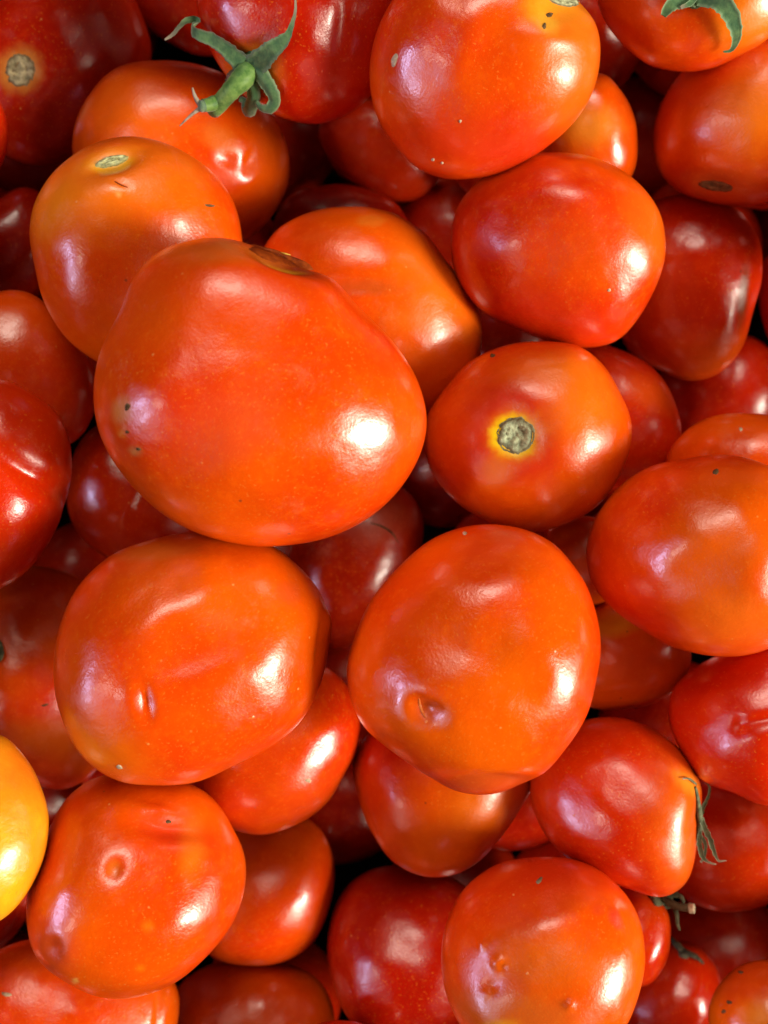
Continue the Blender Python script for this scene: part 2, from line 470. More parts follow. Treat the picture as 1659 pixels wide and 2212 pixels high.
T('H', 18, RED, ORANGE, 0.4, "red tomato with green hooked sepals hanging in from the top right edge",
  [(1290,0),(1310,50),(1350,100),(1400,140),(1460,154),(1530,150),(1600,120),(1659,85),(1705,20),(1690,-80),(1600,-160),
   (1450,-170),(1330,-120),(1290,-50)], sub=6, bumps=[(1500,-10,80,40,0,-1.5)], tints=[(1620,40,80,50,-30,(0.78,0.22,0.008),0.8,0.8)])
T('B', 24, WARM, ORANGE, 0.62, "orange tomato with a pale green stem scar and small cut, overlapped by the huge one",
  [(290,296),(220,305),(150,345),(90,410),(65,490),(75,570),(97,655),(140,722),(210,780),(300,815),(400,790),(480,710),
   (522,600),(523,515),(503,440),(455,370),(380,318)], thick=0.92, power=2.35, sub=6,
  bumps=[(243,345,62,26,-18,-2.6),(225,420,80,30,-10,0.8),(262,398,24,8,25,-0.6),(180,560,90,110,0,0.9),(420,520,80,50,0,-0.8),(330,430,110,70,0,0.3)],
  tints=[(240,345,58,24,-16,(0.84,0.36,0.006),0.9,0.6),(238,346,46,17,-15,(0.86,0.64,0.015),0.95,0.3),(230,400,180,90,-20,(0.76,0.17,0.006),0.75,0.9),(110,430,50,80,20,(0.78,0.22,0.008),0.6,0.9),(255,420,4,10,-10,(0.85,0.4,0.1),0.7,0.5)])
T('D', 16, DEEP, RED, 0.5, "bright red tomato with a green stalk and curling sepals, near the top",
  [(425,-20),(438,60),(460,115),(493,170),(550,225),(620,258),(690,267),(745,250),(800,205),(832,150),(850,60),(850,-30),
   (780,-115),(640,-150),(500,-115)], thick=0.95, sub=6,
  bumps=[(545,150,50,44,0,-2.2),(660,40,60,160,8,0.7),(740,60,20,140,5,-0.7)], tints=[(545,150,52,46,0,(0.78,0.28,0.012),0.7,0.8)])
T('K', 8, RED, ORANGE, 0.4, "smooth blunt orange-red tomato with a broad shine, below the pitted one, right of centre",
  [(1200,330),(1270,335),(1340,365),(1400,420),(1430,490),(1433,560),(1411,620),(1380,682),(1330,735),(1270,749),(1200,740),
   (1110,705),(1030,660),(985,590),(975,520),(985,460),(1015,410),(1080,360),(1140,335)], thick=0.93, power=2.4, sub=6,
  bumps=[(1280,440,110,55,20,0.9),(1100,540,80,90,0,0.5),(1390,580,40,90,-20,0.6)],
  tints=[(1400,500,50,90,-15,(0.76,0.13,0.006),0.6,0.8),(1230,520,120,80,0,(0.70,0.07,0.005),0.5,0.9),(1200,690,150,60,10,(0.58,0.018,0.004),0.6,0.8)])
T('N', 6, WARM, ORANGE, 0.45, "round orange-red tomato facing up with a round corky stem scar in a yellow ring",
  [(1180,741),(1250,750),(1300,785),(1340,850),(1361,910),(1356,980),(1330,1040),(1290,1090),(1230,1125),(1150,1148),
   (1060,1125),(990,1085),(940,1030),(918,970),(925,900),(960,850),(1010,790),(1080,752)], thick=0.9, power=2.35, sub=6,
  bumps=[(1115,940,64,60,0,-3.2),(1115,940,150,140,0,1.4),(1200,1040,70,50,20,-0.4)],
  tints=[(1118,930,110,105,0,(0.60,0.022,0.008),0.75,0.35),(1115,940,58,54,0,(0.84,0.22,0.004),0.85,0.45),(1108,943,49,47,0,(0.86,0.62,0.010),0.97,0.22),(1075,1010,30,40,30,(0.78,0.2,0.01),0.6,0.7),
         (1250,880,70,80,0,(0.76,0.16,0.006),0.7,0.8),(1180,800,90,40,0,(0.76,0.16,0.006),0.6,0.8)])
T('GG', 8, RED, RED, 0.3, "crimson tomato with a puckered crease, cut by the right edge in the lower half",
  [(1490,1450),(1540,1420),(1620,1400),(1700,1400),(1780,1470),(1800,1580),(1760,1690),(1659,1742),(1590,1715),(1510,1680),
   (1470,1620),(1445,1550),(1453,1492)], sub=6, bumps=[(1645,1556,60,14,-12,-0.8),(1597,1568,14,26,0,-0.5),(1630,1590,60,30,0,0.4)])
T('FF', 4, (0.50, 0.012, 0.001), WARM, 0.30, "red tomato with a shrivelled grey-green calyx on its right side, lower right",
  [(1250,1560),(1330,1550),(1420,1580),(1490,1640),(1518,1700),(1511,1780),(1505,1850),(1480,1910),(1430,1936),(1370,1922),
   (1290,1890),(1210,1840),(1160,1770),(1145,1690),(1180,1600)], sub=6, power=2.3,
  bumps=[(1520,1780,40,110,-5,-2.0),(1465,1770,50,90,0,0.8),(1310,1770,80,60,0,0.4)],
  tints=[(1480,1790,70,150,-5,(0.76,0.13,0.006),0.75,0.9),(1490,1690,40,20,30,(0.80,0.3,0.02),0.6,0.7)])
T('I', 2, RED, ORANGE, 0.4, "orange-red tomato with a brown scar at its lower end, upper right edge",
  [(1430,220),(1410,290),(1420,360),(1460,410),(1540,440),(1620,446),(1700,430),(1790,370),(1815,270),(1780,160),(1700,80),
   (1600,75),(1500,130)], sub=6, tints=[(1630,230,70,110,10,(0.78,0.18,0.006),0.85,0.9),(1545,400,70,30,5,(0.45,0.10,0.02),0.5,0.8)],
  bumps=[(1540,402,60,26,8,-1.6)])
T('C', 2, RED, ORANGE, 0.5, "orange-red tomato with a wrinkled shiny bruise under the green stalk, upper left",
  [(330,131),(250,150),(190,215),(160,290),(165,370),(215,460),(320,520),(450,545),(540,515),(600,450),(626,380),(615,300),
   (580,240),(520,180),(430,140)], sub=6, bumps=[(520,320,46,80,25,1.0),(490,345,22,16,30,-1.0),(535,350,14,34,20,-0.8),(530,390,40,26,-30,0.9),(300,240,70,50,0,0.6),(340,330,60,26,0,0.6)],
  tints=[(290,240,90,80,0,(0.76,0.15,0.006),0.6,0.9),(470,300,40,26,30,(0.70,0.18,0.012),0.5,0.6)])
T('M', -7, WARM, ORANGE, 0.62, "orange tomato leaning behind the huge one near the middle, partly in shadow",
  [(740,447),(650,465),(590,505),(560,570),(590,690),(690,790),(800,860),(910,890),(995,850),(1036,775),(1041,710),(1020,640),
   (970,570),(910,500),(830,457)], sub=6, bumps=[(740,570,80,70,0,0.8),(850,590,60,60,0,0.6),(790,620,70,20,0,-0.7)],
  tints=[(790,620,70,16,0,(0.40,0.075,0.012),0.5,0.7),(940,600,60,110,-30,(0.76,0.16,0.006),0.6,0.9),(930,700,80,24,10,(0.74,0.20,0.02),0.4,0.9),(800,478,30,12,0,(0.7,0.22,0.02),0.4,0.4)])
T('T', -10, RED, ORANGE, 0.4, "orange-red tomato wedged under the one with the torn dimple, lower centre",
  [(765,1640),(775,1720),(800,1790),(840,1850),(900,1889),(960,1894),(1020,1870),(1070,1820),(1120,1750),(1160,1660),
   (1130,1580),(1050,1540),(930,1530),(820,1560)], sub=5, tints=[(1050,1740,70,50,-20,(0.78,0.17,0.006),0.7,0.9)])
T('U', -10, RED, ORANGE, 0.4, "orange-red tomato showing under the right flank of the wide slit-scarred one",
  [(740,1470),(778,1550),(772,1610),(740,1680),(700,1740),(640,1782),(560,1803),(480,1780),(410,1700),(410,1600),(490,1500),
   (610,1440),(690,1435)], bumps=[(700,1570,50,30,-20,0.8)], tints=[(650,1700,90,60,-20,(0.70,0.09,0.006),0.5,0.9)])
T('Q', -7, WARM, ORANGE, 0.6, "pale orange tomato peeping over the plump one at the right edge",
  [(1440,985),(1480,930),(1540,900),(1610,893),(1690,905),(1750,960),(1770,1050),(1700,1130),(1560,1140),(1460,1080)])
T('X', -6, WARM, ORANGE, 0.45, "dull orange tomato at the left edge, between two brighter neighbours",
  [(0,630),(60,632),(110,665),(150,715),(190,770),(210,840),(200,900),(160,955),(80,965),(-10,940),(-80,850),(-90,740),(-60,660)])
T('O', -10, RED, WARM, 0.4, "red tomato half hidden behind the one with the round corky scar",
  [(1260,742),(1340,755),(1410,795),(1455,860),(1473,930),(1455,1000),(1400,1045),(1330,1060),(1250,1010),(1200,900),(1200,800)],
  tints=[(1400,850,60,30,30,(0.74,0.12,0.006),0.5,0.9)])
T('L', -30, DEEP, WARM, 0.35, "dark red dented tomato at the right below the brown-scarred one",
  [(1430,427),(1520,420),(1590,450),(1640,520),(1647,600),(1622,690),(1600,755),(1556,804),(1495,822),(1430,802),(1365,765),
   (1330,660),(1330,560),(1360,470)], sub=6, bumps=[(1520,540,90,40,-8,0.6),(1604,640,20,80,8,-0.3),(1490,640,90,80,0,-0.4)],
  tints=[(1520,780,120,50,-10,(0.72,0.11,0.006),0.6,0.8),(1606,640,10,60,5,(0.12,0.05,0.015),0.7,0.6)])
T('E', -33, DARK, RED, 0.4, "large dark red tomato with a corky stem scar in the top left corner",
  [(325,110),(305,30),(250,-60),(150,-100),(40,-90),(-60,-20),(-105,110),(-85,230),(-10,325),(70,360),(150,345),(230,290),(290,210)],
  sub=6, bumps=[(40,150,60,60,0,-2.0),(90,80,34,120,-30,-0.6),(120,250,34,120,10,-0.5)], tints=[(42,152,46,48,0,(0.62,0.24,0.03),0.8,0.4)],
  lobes=(5, 0.02, 42, 150))
T('F', -50, DARK, RED, 0.4, "shaded red tomato at the top edge, tucked behind the stalked one",
  [(265,-20),(300,40),(360,90),(440,122),(520,90),(570,10),(545,-90),(450,-150),(340,-130),(280,-80)])
T('J', -12, WARM, ORANGE, 0.6, "small orange tomato in the gap behind the pitted one, half in shade",
  [(1300,158),(1342,195),(1370,250),(1378,320),(1362,385),(1300,430),(1220,410),(1165,330),(1175,240),(1230,180)],
  tints=[(1270,270,60,40,0,(0.72,0.30,0.02),0.6,0.8)])
T('V', -36, DEEP, WARM, 0.35, "dusky red tomato with a wrinkled sheen, under the left flank of the huge one",
  [(205,922),(165,968),(148,1040),(150,1110),(180,1165),(240,1207),(330,1215),(420,1175),(450,1080),(410,980),(300,905)],
  bumps=[(270,1110,30,60,20,0.7),(300,1090,10,60,25,-0.6)])
T('Z', -36, RED, ORANGE, 0.35, "dark red tomato with an orange lower band, left edge above the yellow one",
  [(60,1225),(150,1240),(230,1300),(262,1420),(252,1560),(212,1660),(140,1706),(60,1690),(-30,1640),(-100,1540),(-110,1420),(-60,1290)],
  sub=6, tints=[(150,1600,140,40,5,(0.76,0.14,0.006),0.7,0.7),(110,1690,80,20,0,(0.5,0.015,0.004),0.6,0.6)])
T('HH', -16, WARM, ORANGE, 0.62, "orange tomato with a yellow patch, under the plump one at the right",
  [(1270,1310),(1340,1295),(1430,1320),(1492,1395),(1484,1460),(1432,1510),(1350,1531),(1270,1526),(1195,1470),(1185,1380)],
  tints=[(1325,1345,50,28,-10,(0.84,0.40,0.015),0.85,0.6)])
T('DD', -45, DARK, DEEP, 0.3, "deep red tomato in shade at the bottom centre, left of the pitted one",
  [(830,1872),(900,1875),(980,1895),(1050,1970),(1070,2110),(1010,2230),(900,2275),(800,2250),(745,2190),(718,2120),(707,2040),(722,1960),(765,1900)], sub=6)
T('CC', -50, WARM, ORANGE, 0.5, "dim brownish orange tomato right of the pock-marked one",
  [(540,1770),(620,1755),(690,1790),(722,1870),(712,1960),(670,2040),(600,2080),(520,2085),(450,2062),(410,1950),(440,1840)])
T('II', -39, DEEP, WARM, 0.4, "dark red tomato behind the shrivelled calyx at the right edge",
  [(1520,1680),(1600,1685),(1700,1735),(1745,1830),(1705,1920),(1620,1966),(1540,1966),(1470,1935),(1410,1860),(1420,1760)])
T('JJ', -13, RED, ORANGE, 0.35, "small red tomato with a knobbed dry stalk, squeezed right of the pitted bottom one",
  [(1340,1915),(1400,1924),(1440,1965),(1449,2030),(1432,2092),(1390,2132),(1330,2115),(1290,2030),(1295,1950)])
T('MM', -16, WARM, ORANGE, 0.5, "orange tomato at the bottom left corner under the pock-marked one",
  [(380,2125),(386,2190),(350,2285),(200,2335),(50,2325),(-60,2250),(-80,2150),(-30,2070),(60,2030),(200,2040),(320,2075)], sub=6,
  bumps=[(345,2180,10,80,5,-1.2)])
T('LL', -10, WARM, (0.80, 0.17, 0.002), 0.5, "orange and yellow tomato with dark flecks in the bottom right corner",
  [(1590,2090),(1659,2074),(1740,2110),(1770,2200),(1720,2290),(1610,2300),(1545,2250),(1530,2190),(1550,2130)],
  tints=[(1600,2110,60,40,-20,(0.66,0.07,0.005),0.7,0.9),(1640,2195,40,30,0,(0.84,0.34,0.006),0.5,0.9)])
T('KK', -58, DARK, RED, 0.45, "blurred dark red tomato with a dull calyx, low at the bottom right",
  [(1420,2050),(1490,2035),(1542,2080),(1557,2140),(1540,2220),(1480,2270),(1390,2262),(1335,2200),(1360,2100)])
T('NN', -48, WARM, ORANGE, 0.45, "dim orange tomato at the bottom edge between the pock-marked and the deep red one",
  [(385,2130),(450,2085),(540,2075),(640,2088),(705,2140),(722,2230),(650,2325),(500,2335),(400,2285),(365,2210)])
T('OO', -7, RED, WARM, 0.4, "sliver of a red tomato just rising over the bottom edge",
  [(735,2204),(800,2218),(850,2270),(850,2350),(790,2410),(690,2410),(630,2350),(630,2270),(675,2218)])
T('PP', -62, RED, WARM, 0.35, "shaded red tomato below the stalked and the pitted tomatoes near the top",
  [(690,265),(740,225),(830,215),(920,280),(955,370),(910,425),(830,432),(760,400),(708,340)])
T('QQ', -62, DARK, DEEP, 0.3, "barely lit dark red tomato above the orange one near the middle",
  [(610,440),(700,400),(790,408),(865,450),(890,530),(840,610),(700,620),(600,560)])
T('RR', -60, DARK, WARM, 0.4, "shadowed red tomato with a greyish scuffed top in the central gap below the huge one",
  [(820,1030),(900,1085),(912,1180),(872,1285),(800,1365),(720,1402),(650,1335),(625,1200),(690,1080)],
  tints=[(810,1120,60,50,0,(0.40,0.14,0.08),0.35,0.7)])
T('SS', -14, WARM, ORANGE, 0.35, "dusky red tomato showing in the small gap left of the plump right one",
  [(1190,1140),(1270,1115),(1340,1160),(1345,1260),(1270,1310),(1190,1260)])
T('TT', -48, DARK, RED, 0.4, "dark red tomato glimpsed at the right edge beside the dented one",
  [(1650,560),(1720,530),(1800,580),(1820,680),(1770,760),(1690,760),(1645,690),(1640,620)])
T('Y', -45, DARK, RED, 0.4, "dark red tomato in shadow at the left edge beside the green-scarred orange one",
  [(0,430),(60,405),(105,430),(130,520),(110,610),(60,650),(-30,655),(-95,580),(-75,480)])

# tomatoes further down that only show dimly through the gaps
LOWER = [(1560,860,150),(1090,740,140),(1440,1560,150),(730,1740,140),(180,1250,130),(740,1480,140),(1560,2060,150)]
LOW_LABELS = ["maroon tomato in the dark gap below the dented one at the right edge",
              "maroon tomato in the gap left of the round corky scar's top",
              "dark tomato in the gap above the one with the shrivelled calyx",
              "dark tomato in the black gap left of the wedged lower-centre one",
              "dim tomato in the gap between the bright folded and the wide slit-scarred one",
              "dim tomato between the wide slit-scarred and the torn-dimple tomatoes",
              "dark tomato low at the right edge below the knobbed dry stalk"]
LOWER = [(x, y, r, -66) for x, y, r in LOWER]
# the next bed of the pile below them and the neighbours just past the frame
for j in range(12):
    for i in range(9):
        LOWER.append((-200 + i * 262 + (j % 2) * 131, -160 + j * 232, 152, -46))
RIM = [(-170,300),(-190,560),(-260,1400),(-290,1620),(-250,2200),(-60,2480),(280,2500),(620,2540),(960,2450),(1320,2470),(1640,2440),
       (1930,2240),(1900,1960),(1960,1700),(1960,1400),(1930,1080),(1930,840),(1960,480),(1940,160),(1900,-130),(1640,-310),(1320,-320),
       (1040,-280),(700,-330),(400,-310),(80,-270),(-230,-200),(-330,60),(-320,900),(-350,1150)]
LOWER = [(x, y, 185, 34 if y < 100 and x < 500 else 18 if y < 0 or x < -100 else (-34 if 1000 < y < 1500 else 12) if x > 1700 else 0) for x, y in RIM] + LOWER
for i, (x, y, r, z) in enumerate(LOWER):
    rr = random.Random(100 + i)
    pts = []
    e, a0 = rr.uniform(0.85, 1.0), rr.uniform(0, 3)
    for k in range(10):
        a = k / 10 * 2 * math.pi
        q = r * (1 + (e - 1) * math.cos(a - a0) ** 2) * rr.uniform(0.97, 1.03)
        pts.append((x + q * math.cos(a), y + q * math.sin(a)))
    rim = i < len(RIM)
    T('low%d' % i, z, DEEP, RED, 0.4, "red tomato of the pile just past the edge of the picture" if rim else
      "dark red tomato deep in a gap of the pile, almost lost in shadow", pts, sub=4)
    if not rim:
        SPECS[-1]['c1'] = DARK  # darker skin than the rim: shade of the gaps put into the colour
    if len(RIM) <= i < len(RIM) + len(LOW_LABELS):
        SPECS[-1]['label'] = LOW_LABELS[i - len(RIM)]
    SPECS[-1]['group'] = "tomatoes past the edge of the picture" if rim else "tomatoes deep in the gaps of the pile"

# ------------------------------------------------------------------ settle and build the pile
for s in SPECS:
    s['t'] = Tomato(s['pts'], s['z'], s['thick'], s['power'], s['smooth'])
settle([s['t'] for s in SPECS])
# whatever could not find room drops out
SPECS = [s for s in SPECS if s['t'].z > -0.125]

def ell(X, Y, px, py, rx, ry, ang):
    a = math.radians(ang)
    dx, dy = X - px, Y - py
    u = (dx * math.cos(a) + dy * math.sin(a)) / rx
    v = (-dx * math.sin(a) + dy * math.cos(a)) / ry
    return np.sqrt(u * u + v * v)

OBJ = {}
def build_tomato(i, s):
    t = s['t']
    V, F = ico(s['sub'])
    rnd = random.Random(i * 7 + 3)
    P = V * t.scale_of(V)[:, None]
    rm = t.rad.mean()
    # gentle lumps; the flanks seen from above keep the traced outline
    off = Vector((rnd.uniform(-9, 9), rnd.uniform(-9, 9), rnd.uniform(-9, 9)))
    nz = np.array([noise.noise(Vector(v) * 1.5 + off) + 0.45 * noise.noise(Vector(v) * 3.1 + off) for v in V])
    keep = 0.45 + 0.55 * np.abs(V[:, 2])
    disp = nz * s['lump'] * rm * keep
    # soft ribs running from the stem end
    if s['lobes']:
        k, amp, lx, ly = s['lobes']
        d = t.R @ (px_at(lx, ly, t.z + t.Dm * 0.8) - t.c); d /= np.linalg.norm(d)
    else:
        k, amp = rnd.choice([3, 4, 5]), rnd.uniform(0.004, 0.010)
        a, b = rnd.uniform(0, 6.28), rnd.uniform(0.3, 1.4)
        d = np.array([math.cos(a) * math.sin(b), math.sin(a) * math.sin(b), math.cos(b)])
    e1 = np.cross(d, [0.3, 0.5, 0.8]); e1 /= np.linalg.norm(e1); e2 = np.cross(d, e1)
    cz = V @ d
    disp += amp * rm * np.cos(k * np.arctan2(V @ e2, V @ e1)) * (1 - cz * cz) * keep
    W = P @ t.R + t.c
    X, Y = to_px(W)
    front = sstep(P[:, 2] / t.Dm, -0.15, 0.25)
    for (px, py, rx, ry, ang, h) in s['bumps']:
        q = ell(X, Y, px, py, rx, ry, ang)
        disp += h / 1000 * np.exp(-q * q * 1.2) * front
    n = np.linalg.norm(P, axis=1)
    P = P * (1 + disp / n)[:, None]
    mat = tomato_material("tomato_skin_" + s['key'], s['c1'], s['c2'], s['bias'], i * 13 + 5, s['rough'])
    me = make_mesh("tomato", P, F, mat)
    # colour patches
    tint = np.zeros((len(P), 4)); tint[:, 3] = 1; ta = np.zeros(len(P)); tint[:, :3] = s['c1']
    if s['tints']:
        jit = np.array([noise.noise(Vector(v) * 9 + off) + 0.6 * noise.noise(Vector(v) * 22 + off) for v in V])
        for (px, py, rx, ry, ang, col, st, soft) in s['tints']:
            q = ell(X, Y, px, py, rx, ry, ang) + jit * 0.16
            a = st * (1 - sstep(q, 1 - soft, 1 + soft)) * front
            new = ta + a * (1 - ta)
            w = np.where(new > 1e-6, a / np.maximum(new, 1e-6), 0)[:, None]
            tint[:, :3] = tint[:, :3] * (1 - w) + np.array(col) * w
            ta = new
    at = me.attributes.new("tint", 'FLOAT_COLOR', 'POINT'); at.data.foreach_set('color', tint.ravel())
    aa = me.attributes.new("tint_a", 'FLOAT', 'POINT'); aa.data.foreach_set('value', ta)
    o = link("tomato", me)
    M = Matrix.Identity(4)
    for r in range(3):
        for c in range(3):
            M[c][r] = t.R[r][c]
    M.translation = Vector(t.c)
    o.matrix_world = M
    o["label"] = s['label']
    o["category"] = "tomato"
    o["group"] = s.get('group', "tomatoes of the pile")
    OBJ[s['key']] = (o, t, BVHTree.FromPolygons([Vector(p) for p in P], [tuple(int(x) for x in f) for f in F]))

for i, s in enumerate(SPECS):
    build_tomato(i, s)

# ------------------------------------------------------------------ small parts on the skins
def on(key, px, py, h=0.0):
    """local point of a tomato where the skin lies at that spot, lifted h mm along the skin's normal"""
    o, t, bvh = OBJ[key]
    d = px_dir(px, py)
    O = t.R @ (CAMP - t.c); D = t.R @ d; D /= np.linalg.norm(D)
    hit, nor, _, _ = bvh.ray_cast(Vector(O), Vector(D))
    if hit is None:
        k = -O[2] / D[2]
        p = Vector(O + D * k)
        near, nn, _, _ = bvh.find_nearest(p)
        return p + Vector((0, 0, 1)) * (h / 1000), Vector((0, 0, 1))
    return hit + nor * (h / 1000), nor

def px_size(key):
    t = OBJ[key][1]
    return (CAM_H - t.z - t.Dm * 0.6) / CAM_H * HALF_W * 2 / PXW

def tube(pts, radii, ups, flat=1.0, seg=8, jitter=0.0, seed=0):
    """swept tube through pts (Catmull-Rom resampled), elliptical section flattened along ups"""
    rnd = random.Random(seed)
    n = len(pts); fine = []
    per = 6
    for i in range(n - 1):
        p0, p1, p2, p3 = pts[max(0, i - 1)], pts[i], pts[i + 1], pts[min(n - 1, i + 2)]
        for j in range(per + (i == n - 2)):
            u = j / per
            q = 0.5 * ((2 * p1) + (p2 - p0) * u + (2 * p0 - 5 * p1 + 4 * p2 - p3) * u * u + (3 * p1 - p0 - 3 * p2 + p3) * u ** 3)
            r = radii[i] * (1 - u) + radii[i + 1] * u
            up = ups[i].lerp(ups[i + 1], u)
            fine.append((q, r * (1 + rnd.uniform(-jitter, jitter)), up))
    V, F = [], []
    for i, (q, r, up) in enumerate(fine):
        tg = (fine[min(i + 1, len(fine) - 1)][0] - fine[max(i - 1, 0)][0]).normalized()
        side = tg.cross(up)
        if side.length < 1e-6:
            side = tg.cross(Vector((0.3, 0.7, 0.2)))
        side.normalize(); u2 = side.cross(tg).normalized()
        for k in range(seg):
            a = k / seg * 2 * math.pi
            V.append(q + side * (math.cos(a) * r) + u2 * (math.sin(a) * r * flat))
    for i in range(len(fine) - 1):
        for k in range(seg):
            k2 = (k + 1) % seg
            F.append((i * seg + k, i * seg + k2, (i + 1) * seg + k2, (i + 1) * seg + k))
    F.append(tuple(range(seg - 1, -1, -1)))
    F.append(tuple(len(V) - seg + k for k in range(seg)))
    return V, F

def strand(name, key, path, mat, parent=None, flat=0.35, seg=8, seed=0, jitter=0.08):
    """path: (px, py, lift mm, half width px)"""
    k = px_size(key)
    P, R, U = [], [], []
    for (px, py, h, w) in path:
        p, nn = on(key, px, py, h)
        P.append(p); R.append(w * k); U.append(nn)
    V, F = tube(P, R, U, flat, seg, jitter, seed)
    me = make_mesh(name, V, F, mat)
    return link(name, me, parent or OBJ[key][0])

def leaf(name, key, path, mat, parent, cup=0.25, seed=0, thick=0.22, ragged=0.10, tipdry=True):
    """thin, cupped, ragged-edged sepal; path: (px, py, lift mm, half width px)"""
    k = px_size(key); rnd = random.Random(seed)
    P, R, U = [], [], []
    for (px, py, h, w) in path:
        p, nn = on(key, px, py, h)
        P.append(p); R.append(w * k); U.append((nn * 0.6 + Vector((0, 0, 1)) * 0.4).normalized())
    n, per, fine = len(P), 7, []
    for i in range(n - 1):
        p0, p1, p2, p3 = P[max(0, i - 1)], P[i], P[i + 1], P[min(n - 1, i + 2)]
        for j in range(per + (i == n - 2)):
            u = j / per
            q = 0.5 * ((2 * p1) + (p2 - p0) * u + (2 * p0 - 5 * p1 + 4 * p2 - p3) * u * u + (3 * p1 - p0 - 3 * p2 + p3) * u ** 3)
            fine.append((q, R[i] * (1 - u) + R[i + 1] * u, U[i].lerp(U[i + 1], u)))
    across = (-1.0, -0.72, -0.35, 0.0, 0.35, 0.72, 1.0)
    V, F, E, Tp = [], [], [], []
    m = len(across)
    for side in (1, -1):
        rnd.seed(seed)
        for i, (q, r, up) in enumerate(fine):
            tg = (fine[min(i + 1, len(fine) - 1)][0] - fine[max(i - 1, 0)][0]).normalized()
            sd = tg.cross(up).normalized(); u2 = sd.cross(tg).normalized()
            jl, jr = 1 + rnd.uniform(-ragged, ragged), 1 + rnd.uniform(-ragged, ragged)
            wob = rnd.uniform(-0.05, 0.05)
            for a in across:
                t = thick / 1000 * (1 - 0.6 * a * a) * side * 0.5
                V.append(q + sd * (a * r * (jl if a < 0 else jr)) + u2 * (r * (cup * (a * a - 0.4) + wob * abs(a)) + t + (0.12 * r if abs(a) < 0.1 and side > 0 else 0)))
                E.append(abs(a)); Tp.append(i / (len(fine) - 1) if tipdry else 0.0)
    N = len(fine) * m
    for s_ in (0, 1):
        for i in range(len(fine) - 1):
            for j in range(m - 1):
                b = s_ * N + i * m + j
                f = (b, b + 1, b + m + 1, b + m)
                F.append(f if s_ == 0 else f[::-1])
    for i in range(len(fine) - 1):
        for j in (0, m - 1):
            F.append((i * m + j, (i + 1) * m + j, N + (i + 1) * m + j, N + i * m + j))
    for i in (0, len(fine) - 1):
        for j in range(m - 1):
            F.append((i * m + j, i * m + j + 1, N + i * m + j + 1, N + i * m + j))
    me = make_mesh(name, V, F, mat)
    for nm, dat in (("edge", E), ("tip", Tp)):
        at = me.attributes.new(nm, 'FLOAT', 'POINT'); at.data.foreach_set('value', dat)
    return link(name, me, parent)

def disc(name, key, px, py, rx, ry, ang, mat, lift=0.15, dome=0.3, rough=0.12, rings=5, seg=22, seed=0, parent=None, lift_e=-0.12):
    """an irregular low scab following the skin"""
    rnd = random.Random(seed)
    ph = [rnd.uniform(0, 6.28) for _ in range(4)]
    a0 = math.radians(ang)
    V = []; F = []
    p, nn = on(key, px, py, lift + dome); V.append(p)
    for r in range(1, rings + 1):
        for k in range(seg):
            a = k / seg * 2 * math.pi
            f = r / rings * (1 + rough * (math.sin(2 * a + ph[0]) + 0.7 * math.sin(3 * a + ph[1]) + 0.5 * math.sin(7 * a + ph[2])) * r / rings)
            x, y = rx * f * math.cos(a), ry * f * math.sin(a)
            h = lift_e if r == rings else lift + dome * (1 - (r / rings) ** 2) + rnd.uniform(-0.5, 0.5) * dome * 0.6
            q, _ = on(key, px + x * math.cos(a0) - y * math.sin(a0), py + x * math.sin(a0) + y * math.cos(a0), h)
            V.append(q)
    for k in range(seg):
        F.append((0, 1 + k, 1 + (k + 1) % seg))
    for r in range(rings - 1):
        for k in range(seg):
            a, b = 1 + r * seg + k, 1 + r * seg + (k + 1) % seg
            F.append((a, a + seg, b + seg, b))
    me = make_mesh(name, V, F, mat)
    return link(name, me, parent or OBJ[key][0])

